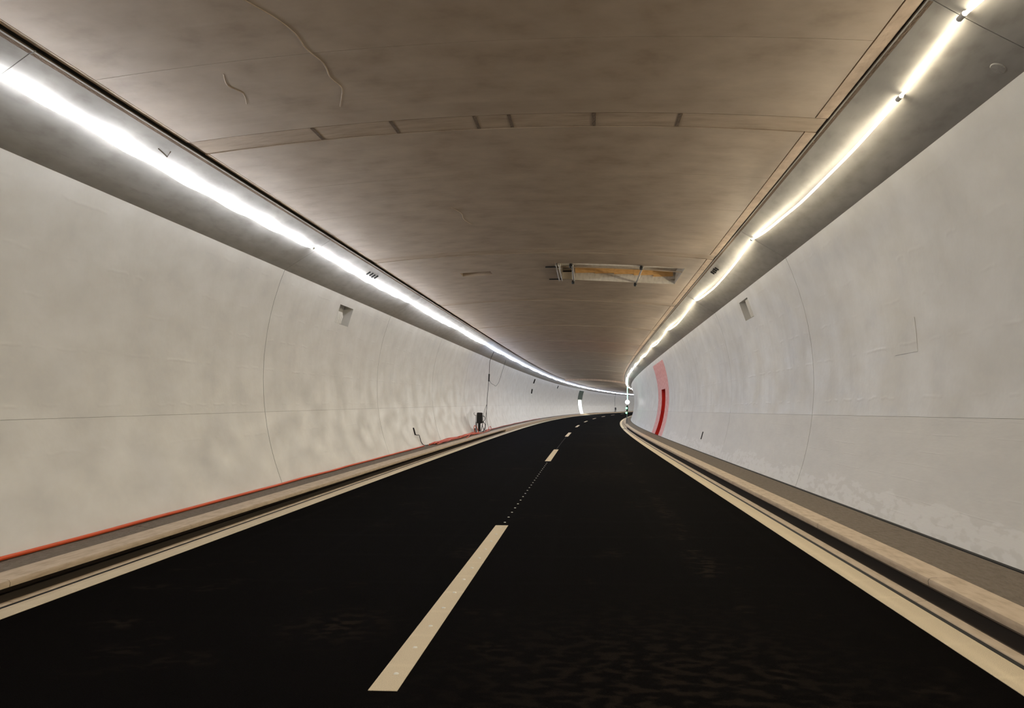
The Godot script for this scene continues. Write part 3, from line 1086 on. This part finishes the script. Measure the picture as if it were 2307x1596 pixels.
func build_services() -> void:
	# orange conduit lying in the corner of the left walkway
	var keys := []
	var s := S0 + 1.0
	while s < 25.2:
		keys.append(W(s, -4.262 + 0.008 * sin(s * 1.7), 0.252 + 0.003 * sin(s * 2.3)))
		s += 1.0
	var m := begin()
	tube(m, curve_points(keys, 3), 0.021, 8)
	tag(commit(m, "orange_conduit", mats.orange_plastic), "single orange conduit lying along the foot of the left wall", "conduit")
	# its continuation far along the bend
	keys = []
	s = 39.6
	while s < 75.0:
		keys.append(W(s, -4.2 + 0.03 * sin(s * 0.9), 0.25))
		s += 2.0
	m = begin()
	tube(m, curve_points(keys, 2), 0.022, 6)
	tag(commit(m, "red_conduit", mats.red_plastic), "thin red conduit on the left walkway beyond the black distribution post", "conduit")
	# loose bundle of orange conduits between the wall stub and the post
	var b := thing("conduit_bundle", "tangled bundle of orange conduits on the left walkway before the post", "conduit bundle")
	for j in 9:
		keys = []
		var start := 25.7 + 0.35 * (j % 4)
		var stop := 35.8 + 0.12 * (j % 5)
		if j == 7:
			stop = 29.5
		if j == 8:
			start = 31.0
		s = start
		while s < stop:
			var w := smoothstep(25.0, 27.5, s)
			keys.append(W(s, -4.2 + 0.028 * (j - 3.5) * w + 0.05 * sin(s * (0.7 + 0.13 * j) + j), 0.245 + 0.02 * (j % 3) + 0.012 * sin(s * 1.9 + j)))
			s += 0.8
		m = begin()
		tube(m, curve_points(keys, 3), 0.02, 6)
		commit(m, "conduit_strand", mats.orange_plastic if j % 4 != 3 else mats.red_plastic, b)
	# free ends standing up and looping around the post
	for loop in [[[35.4, -4.1, 0.25], [35.3, -4.16, 0.5], [35.6, -4.18, 0.62], [35.9, -4.12, 0.5], [36.1, -4.05, 0.26]], [[37.2, -3.98, 0.25], [38.2, -3.95, 0.28], [39.4, -4.0, 0.42], [40.4, -4.08, 0.44], [40.9, -4.1, 0.3], [39.8, -4.05, 0.25], [38.0, -3.98, 0.25]], [[31.8, -3.95, 0.22], [32.6, -3.98, 0.24], [33.6, -4.06, 0.3], [34.6, -4.1, 0.27], [35.6, -4.02, 0.25], [37.0, -3.96, 0.24]]]:
		keys = []
		for p in loop:
			keys.append(W(p[0], p[1], p[2]))
		m = begin()
		tube(m, curve_points(keys, 5), 0.018, 6)
		commit(m, "conduit_loop", mats.orange_plastic, b)
	# grey cable out of the low slot in the left wall
	keys = []
	for p in [[24.44, -4.44, 0.66], [24.47, -4.4, 0.63], [24.62, -4.36, 0.62], [24.8, -4.36, 0.5], [24.9, -4.33, 0.36], [25.1, -4.28, 0.27], [25.5, -4.24, 0.255]]:
		keys.append(W(p[0], p[1], p[2]))
	m = begin()
	tube(m, curve_points(keys, 5), 0.012, 6)
	tag(commit(m, "slot_cable", mats.black_rubber), "thin dark cable hanging from the slot low in the left wall", "cable")
	# distribution post
	distribution_post(36.55, -4.12, "black power distribution box on a pale post, on the left walkway under the hanging cables", 1.0)
	# cables from the hose down to the post
	keys = []
	for p in [[39.6, -3.85, 4.42], [39.7, -4.08, 3.9], [39.8, -4.12, 3.2], [39.7, -4.12, 2.86], [39.4, -4.12, 2.2], [39.1, -4.11, 1.55], [38.8, -4.1, 0.95], [38.4, -4.06, 0.5], [37.7, -4.02, 0.34], [37.2, -4.06, 0.62]]:
		keys.append(W(p[0], p[1], p[2]))
	var h := thing("hanging_cable", "dark cable hanging from the left light hose down to the distribution post", "cable")
	m = begin()
	tube(m, curve_points(keys, 5), 0.013, 6)
	commit(m, "cable_run", mats.black_rubber, h)
	m = begin()
	tube(m, [W(39.8, -4.12, 3.22), W(39.78, -4.12, 3.1), W(39.75, -4.12, 2.9), W(39.72, -4.12, 2.84)], 0.04, 8)
	commit(m, "plug", mats.black_plastic, h, "black plug joint")
	keys = []
	for p in [[39.74, -4.12, 2.95], [40.6, -4.12, 2.76], [41.7, -4.12, 2.7], [42.7, -4.12, 2.66], [44.0, -4.12, 2.95], [45.0, -4.1, 3.5], [45.6, -3.95, 4.3]]:
		keys.append(W(p[0], p[1], p[2]))
	m = begin()
	tube(m, curve_points(keys, 5), 0.009, 5)
	commit(m, "slack_loop", mats.black_rubber, h)
	for e in [[[39.1, -4.12, 1.6], [39.2, -4.12, 1.0], [39.6, -4.1, 0.5], [40.2, -4.1, 0.28]], [[39.15, -4.12, 1.62], [38.3, -4.14, 1.2], [37.9, -4.12, 0.8], [37.6, -4.1, 0.7]]]:
		keys = []
		for p in e:
			keys.append(W(p[0], p[1], p[2]))
		m = begin()
		tube(m, curve_points(keys, 5), 0.008, 5)
		commit(m, "cable_tail", mats.black_rubber, h)
	# comb of white conduit ends in the left niche
	var cb := thing("conduit_stubs", "row of white conduit stubs standing in the left wall niche", "conduit stubs")
	for j in 4:
		m = begin()
		var st := 16.72 + 0.115 * j
		var p0 := arc("L", 3.52, 0.055)
		var p1 := arc("L", 3.68, 0.055)
		var p2 := arc("L", 3.76, 0.1)
		tube(m, [W(st, p0.x, p0.y), W(st, p1.x, p1.y), W(st + 0.01, p2.x, p2.y)], 0.042, 10)
		commit(m, "conduit_stub", mats.white_plastic, cb)
	# corrugated liner in the right niche
	cb = thing("conduit_stubs", "row of pale conduit pipes standing in the right wall niche", "conduit stubs")
	for j in 4:
		m = begin()
		var st := 16.89 + 0.085 * j
		var p0 := arc("R", 3.575, 0.05)
		var p1 := arc("R", 3.95, 0.05)
		tube(m, [W(st, p0.x, p0.y), W(st, p1.x, p1.y)], 0.042, 10)
		commit(m, "conduit_stub", mats.white_plastic, cb)
	# four dark sleeve mouths on each cornice
	for side in [-1, 1]:
		var so := thing("conduit_sleeves", "four black conduit mouths in the %s cornice above the light hose" % ("left" if side < 0 else "right"), "conduit sleeves", "conduit mouths in the cornices")
		for j in 4:
			var t := 0.765 if side < 0 else 0.815
			var ss := 16.15 + 0.19 * j if side < 0 else 16.38 + 0.17 * j
			m = begin()
			var n := NORMAL_L if side < 0 else NORMAL_R
			var pts := []
			for e in [-0.05, 0.05]:
				var p := soffit(side, t + e + 0.012 * (j % 2)) + n * 0.004
				pts.append(W(ss, p.x, p.y))
			var dir: Vector3 = (pts[1] - pts[0]).normalized()
			pts = [pts[0], pts[0] + dir * 0.02, pts[1] - dir * 0.02, pts[1]]
			tube(m, pts, 0.028, 8)
			commit(m, "sleeve", mats.black_plastic, so)
	# round cover on the right cornice
	var q := soffit(1, 0.178) + Vector2(-0.55, -0.84) * -0.01
	var f := frame(6.14, q.x, q.y)
	var y := -(f.basis.x * 0.548 + f.basis.y * 0.837)
	var tf := Transform3D(Basis(f.basis.z.cross(y).normalized(), y, f.basis.z), f.origin)
	m = begin()
	lathe(m, tf, [Vector2(0.062, 0.0), Vector2(0.062, 0.018), Vector2(0.056, 0.024), Vector2(0.0, 0.026)], 28)
	tag(commit(m, "round_cover", mats.cornice_concrete), "round grey cover cap low on the right cornice, top right corner", "cover cap")

func distribution_post(s: float, u: float, label: String, k: float) -> void:
	var o := thing("distribution_post", label, "power post")
	var f := frame(s, u, 0.22)
	var m := begin()
	slab(m, f * Transform3D(Basis.IDENTITY, Vector3(-0.12, 0.36, 0.04)), Vector3(0.08, 0.72, 0.1), 0.01)
	slab(m, f * Transform3D(Basis.IDENTITY, Vector3(-0.1, 0.01, 0)), Vector3(0.22, 0.02, 0.34), 0.004)
	commit(m, "post", mats.post_grey, o)
	m = begin()
	slab(m, f * Transform3D(Basis.IDENTITY, Vector3(-0.125, 0.72, 0.1)), Vector3(0.06, 0.34, 0.06), 0.008)
	commit(m, "side_plate", mats.pale_paint, o)
	m = begin()
	slab(m, f * Transform3D(Basis.IDENTITY, Vector3(0.035, 0.74, 0)), Vector3(0.26, 0.52, 0.22), 0.03)
	commit(m, "box", mats.black_plastic, o, "black distribution box")
	m = begin()
	slab(m, f * Transform3D(Basis.IDENTITY, Vector3(0.02, 0.3, 0)), Vector3(0.11, 0.42, 0.1), 0.02)
	slab(m, f * Transform3D(Basis.IDENTITY, Vector3(-0.17, 0.12, 0)), Vector3(0.08, 0.24, 0.1), 0.02)
	commit(m, "plug_block", mats.black_plastic, o)
	m = begin()
	var hook := []
	for p in [Vector3(-0.11, 0.84, 0), Vector3(-0.19, 0.86, 0), Vector3(-0.25, 0.92, 0), Vector3(-0.24, 1.0, 0)]:
		hook.append(f * p)
	tube(m, curve_points(hook, 4), 0.012, 6)
	commit(m, "hook", mats.steel, o)
	m = begin()
	for lp in [[Vector3(0.16, 0.85, 0), Vector3(0.27, 0.8, 0), Vector3(0.28, 0.66, 0), Vector3(0.2, 0.56, 0), Vector3(0.14, 0.54, 0)], [Vector3(0.2, 0.56, 0), Vector3(0.3, 0.44, 0), Vector3(0.29, 0.26, 0), Vector3(0.2, 0.06, 0.02)], [Vector3(0.2, 0.54, 0), Vector3(0.16, 0.36, 0), Vector3(0.1, 0.1, 0.02)]]:
		var pts := []
		for p in lp:
			pts.append(f * p)
		tube(m, curve_points(pts, 4), 0.015, 6)
	commit(m, "lead", mats.black_rubber, o)

# --------------------------------------------------- opening in the ceiling, right half
func build_opening() -> void:
	var o := thing("ceiling_opening", "rectangular opening through the ceiling slab near the right side", "opening", "", "structure")
	var m := begin()
	recess(m, "C", HOLE_A, 0.33)
	# the back of the recess is the timber cover: leave only the reveals
	commit(m, "slab_reveal", mats.slab_edge, o)
	var b := thing("shutter_board", "yellow pine shutter board across the far edge of the ceiling opening", "board")
	m = begin()
	for j in 1:
		var s := HOLE_A[1] - 0.03
		var ua := 0.86
		var ub := 3.3
		var n := 5
		for i in n:
			var u0 := lerpf(ua, ub, float(i) / n)
			var u1 := lerpf(ua, ub, float(i + 1) / n)
			var p := arc("C", (u0 + u1) / 2.0, 0.245)
			slab(m, frame(s, p.x, p.y) * Transform3D(Basis.IDENTITY, Vector3.ZERO), Vector3(u1 - u0 + 0.001, 0.15, 0.05), 0.0)
	commit(m, "board", mats.pine, b)
	for i in 2:
		var st := thing("steel_tie", "grey steel tie bar with black end bolts, %s one across the ceiling opening" % ("left" if i == 0 else "right"), "tie bar", "tie bars across the ceiling opening")
		var u := 0.84 if i == 0 else 2.42
		var p := arc("C", u, -0.025)
		m = begin()
		slab(m, frame((HOLE_A[0] + HOLE_A[1]) / 2.0, p.x, p.y), Vector3(0.035, 0.04, HOLE_A[1] - HOLE_A[0] + 0.14), 0.006)
		commit(m, "bar", mats.steel, st)
		for e in [HOLE_A[0] - 0.06, HOLE_A[1] + 0.1]:
			m = begin()
			lathe(m, frame(e, p.x - 0.03, p.y - 0.05), [Vector2(0.0, -0.03), Vector2(0.035, -0.03), Vector2(0.04, 0.0), Vector2(0.03, 0.06), Vector2(0.0, 0.062)], 8)
			commit(m, "bolt", mats.black_plastic, st)
	var c := thing("steel_collar", "shiny folded steel collar at the left end of the ceiling opening", "steel collar")
	m = begin()
	for e in [[0.53, 0.83]]:
		var p := arc("C", 0.66, 0.1)
		slab(m, frame(HOLE_A[1] - 0.07, p.x, p.y), Vector3(0.24, 0.22, 0.02), 0.0)
		var q := arc("C", 0.66, 0.22)
		slab(m, frame(HOLE_A[1] - 0.09, q.x, q.y) * Transform3D(Basis(Vector3.RIGHT, 0.7), Vector3.ZERO), Vector3(0.24, 0.03, 0.1), 0.008)
		q = arc("C", 0.66, 0.3)
		slab(m, frame(HOLE_A[1] - 0.12, q.x, q.y) * Transform3D(Basis(Vector3.RIGHT, 0.7), Vector3.ZERO), Vector3(0.24, 0.03, 0.1), 0.008)
	commit(m, "sheet", mats.bright_steel, c)
	m = begin()
	for e in [0.47, 0.54]:
		var p := arc("C", e, -0.02)
		slab(m, frame((HOLE_A[0] + HOLE_A[1]) / 2.0, p.x, p.y), Vector3(0.025, 0.05, HOLE_A[1] - HOLE_A[0] + 0.1), 0.005)
	commit(m, "side_rail", mats.steel, c)
	m = begin()
	for e in [HOLE_A[0] + 0.35, HOLE_A[1] - 0.1]:
		var p := arc("C", 0.36, -0.02)
		slab(m, frame(e, p.x, p.y), Vector3(0.3, 0.02, 0.05), 0.004)
	commit(m, "anchor_rod", mats.black_rubber, c)

# ------------------------------------------------------------------- at the far bend
func build_far_things() -> void:
	distribution_post(172.0, -4.05, "second distribution post, tiny and dark, on the walkway of the far left wall", 1.0)
	var h := begin()
	tube(h, [W(172.3, -4.0, 4.3), W(172.3, -4.15, 3.0), W(172.2, -4.15, 1.5)], 0.02, 5)
	tag(commit(h, "hanging_cable", mats.black_rubber), "thin cable hanging down the far left wall to the second distribution post", "cable")
	# balloon work lamp on a stand at the right kerb
	var s := 66.0
	var u := 4.02
	var f := frame(s, u, 0.215)
	var o := thing("work_lamp", "white balloon work lamp on a tripod stand at the far right kerb", "work lamp")
	var m := begin()
	tube(m, [f * Vector3(0, 0.35, 0), f * Vector3(0, 1.7, 0)], 0.03, 8)
	commit(m, "pole", mats.galvanised, o)
	for a in 3:
		m = begin()
		var d := Vector3(cos(TAU * a / 3.0 + 0.5) * 0.1, 0, sin(TAU * a / 3.0 + 0.5) * 0.5)
		tube(m, [f * Vector3(0, 0.7, 0), f * (d + Vector3(0, 0.02, 0))], 0.022, 6)
		commit(m, "leg", mats.galvanised, o)
	m = begin()
	var prof := []
	for k in 9:
		var t := PI * k / 8.0
		prof.append(Vector2(0.19 * sin(t), -0.19 * cos(t)))
	lathe(m, f * Transform3D(Basis.IDENTITY, Vector3(0, 1.87, 0)), prof, 16)
	commit(m, "balloon", glow("balloon_glow", Color(1, 1, 0.98), 4.0), o)
	var l := OmniLight3D.new()
	l.name = "balloon_light"
	l.light_energy = 0.12
	l.light_size = 0.15
	l.omni_range = 40.0
	l.omni_attenuation = 2.0
	l.shadow_enabled = true
	l.position = f * Vector3(0, 1.87, 0)
	o.add_child(l, true)
	m = begin()
	slab(m, f * Transform3D(Basis.IDENTITY, Vector3(0, 1.32, 0.0)), Vector3(0.14, 0.5, 0.12), 0.02)
	commit(m, "ballast_box", mats.black_plastic, o)
	var g := glow("green_glow", Color(0.35, 1.0, 0.6), 6.0)
	for y in [1.35, 0.95]:
		m = begin()
		lathe(m, f * Transform3D(Basis(Vector3.RIGHT, PI / 2.0), Vector3(-0.06, y, 0.07)), [Vector2(0.075, 0.0), Vector2(0.07, 0.03), Vector2(0.0, 0.04)], 12)
		commit(m, "signal_lens", g, o, "lit green lens")
	# hose dropped from the cornice to the lamp
	var p := hose_at(1, s)
	m = begin()
	tube(m, [W(s, p.x, p.y - 0.04), W(s, p.x - 0.0, p.y - 0.3), f * Vector3(-0.03, 2.9, 0), f * Vector3(0, 2.06, 0)], 0.03, 6)
	tag(commit(m, "drop_hose", glow("drop_glow", Color(0.6, 1.0, 0.85), 3.0)), "greenish white light hose dropping from the right cornice to the work lamp", "rope light")
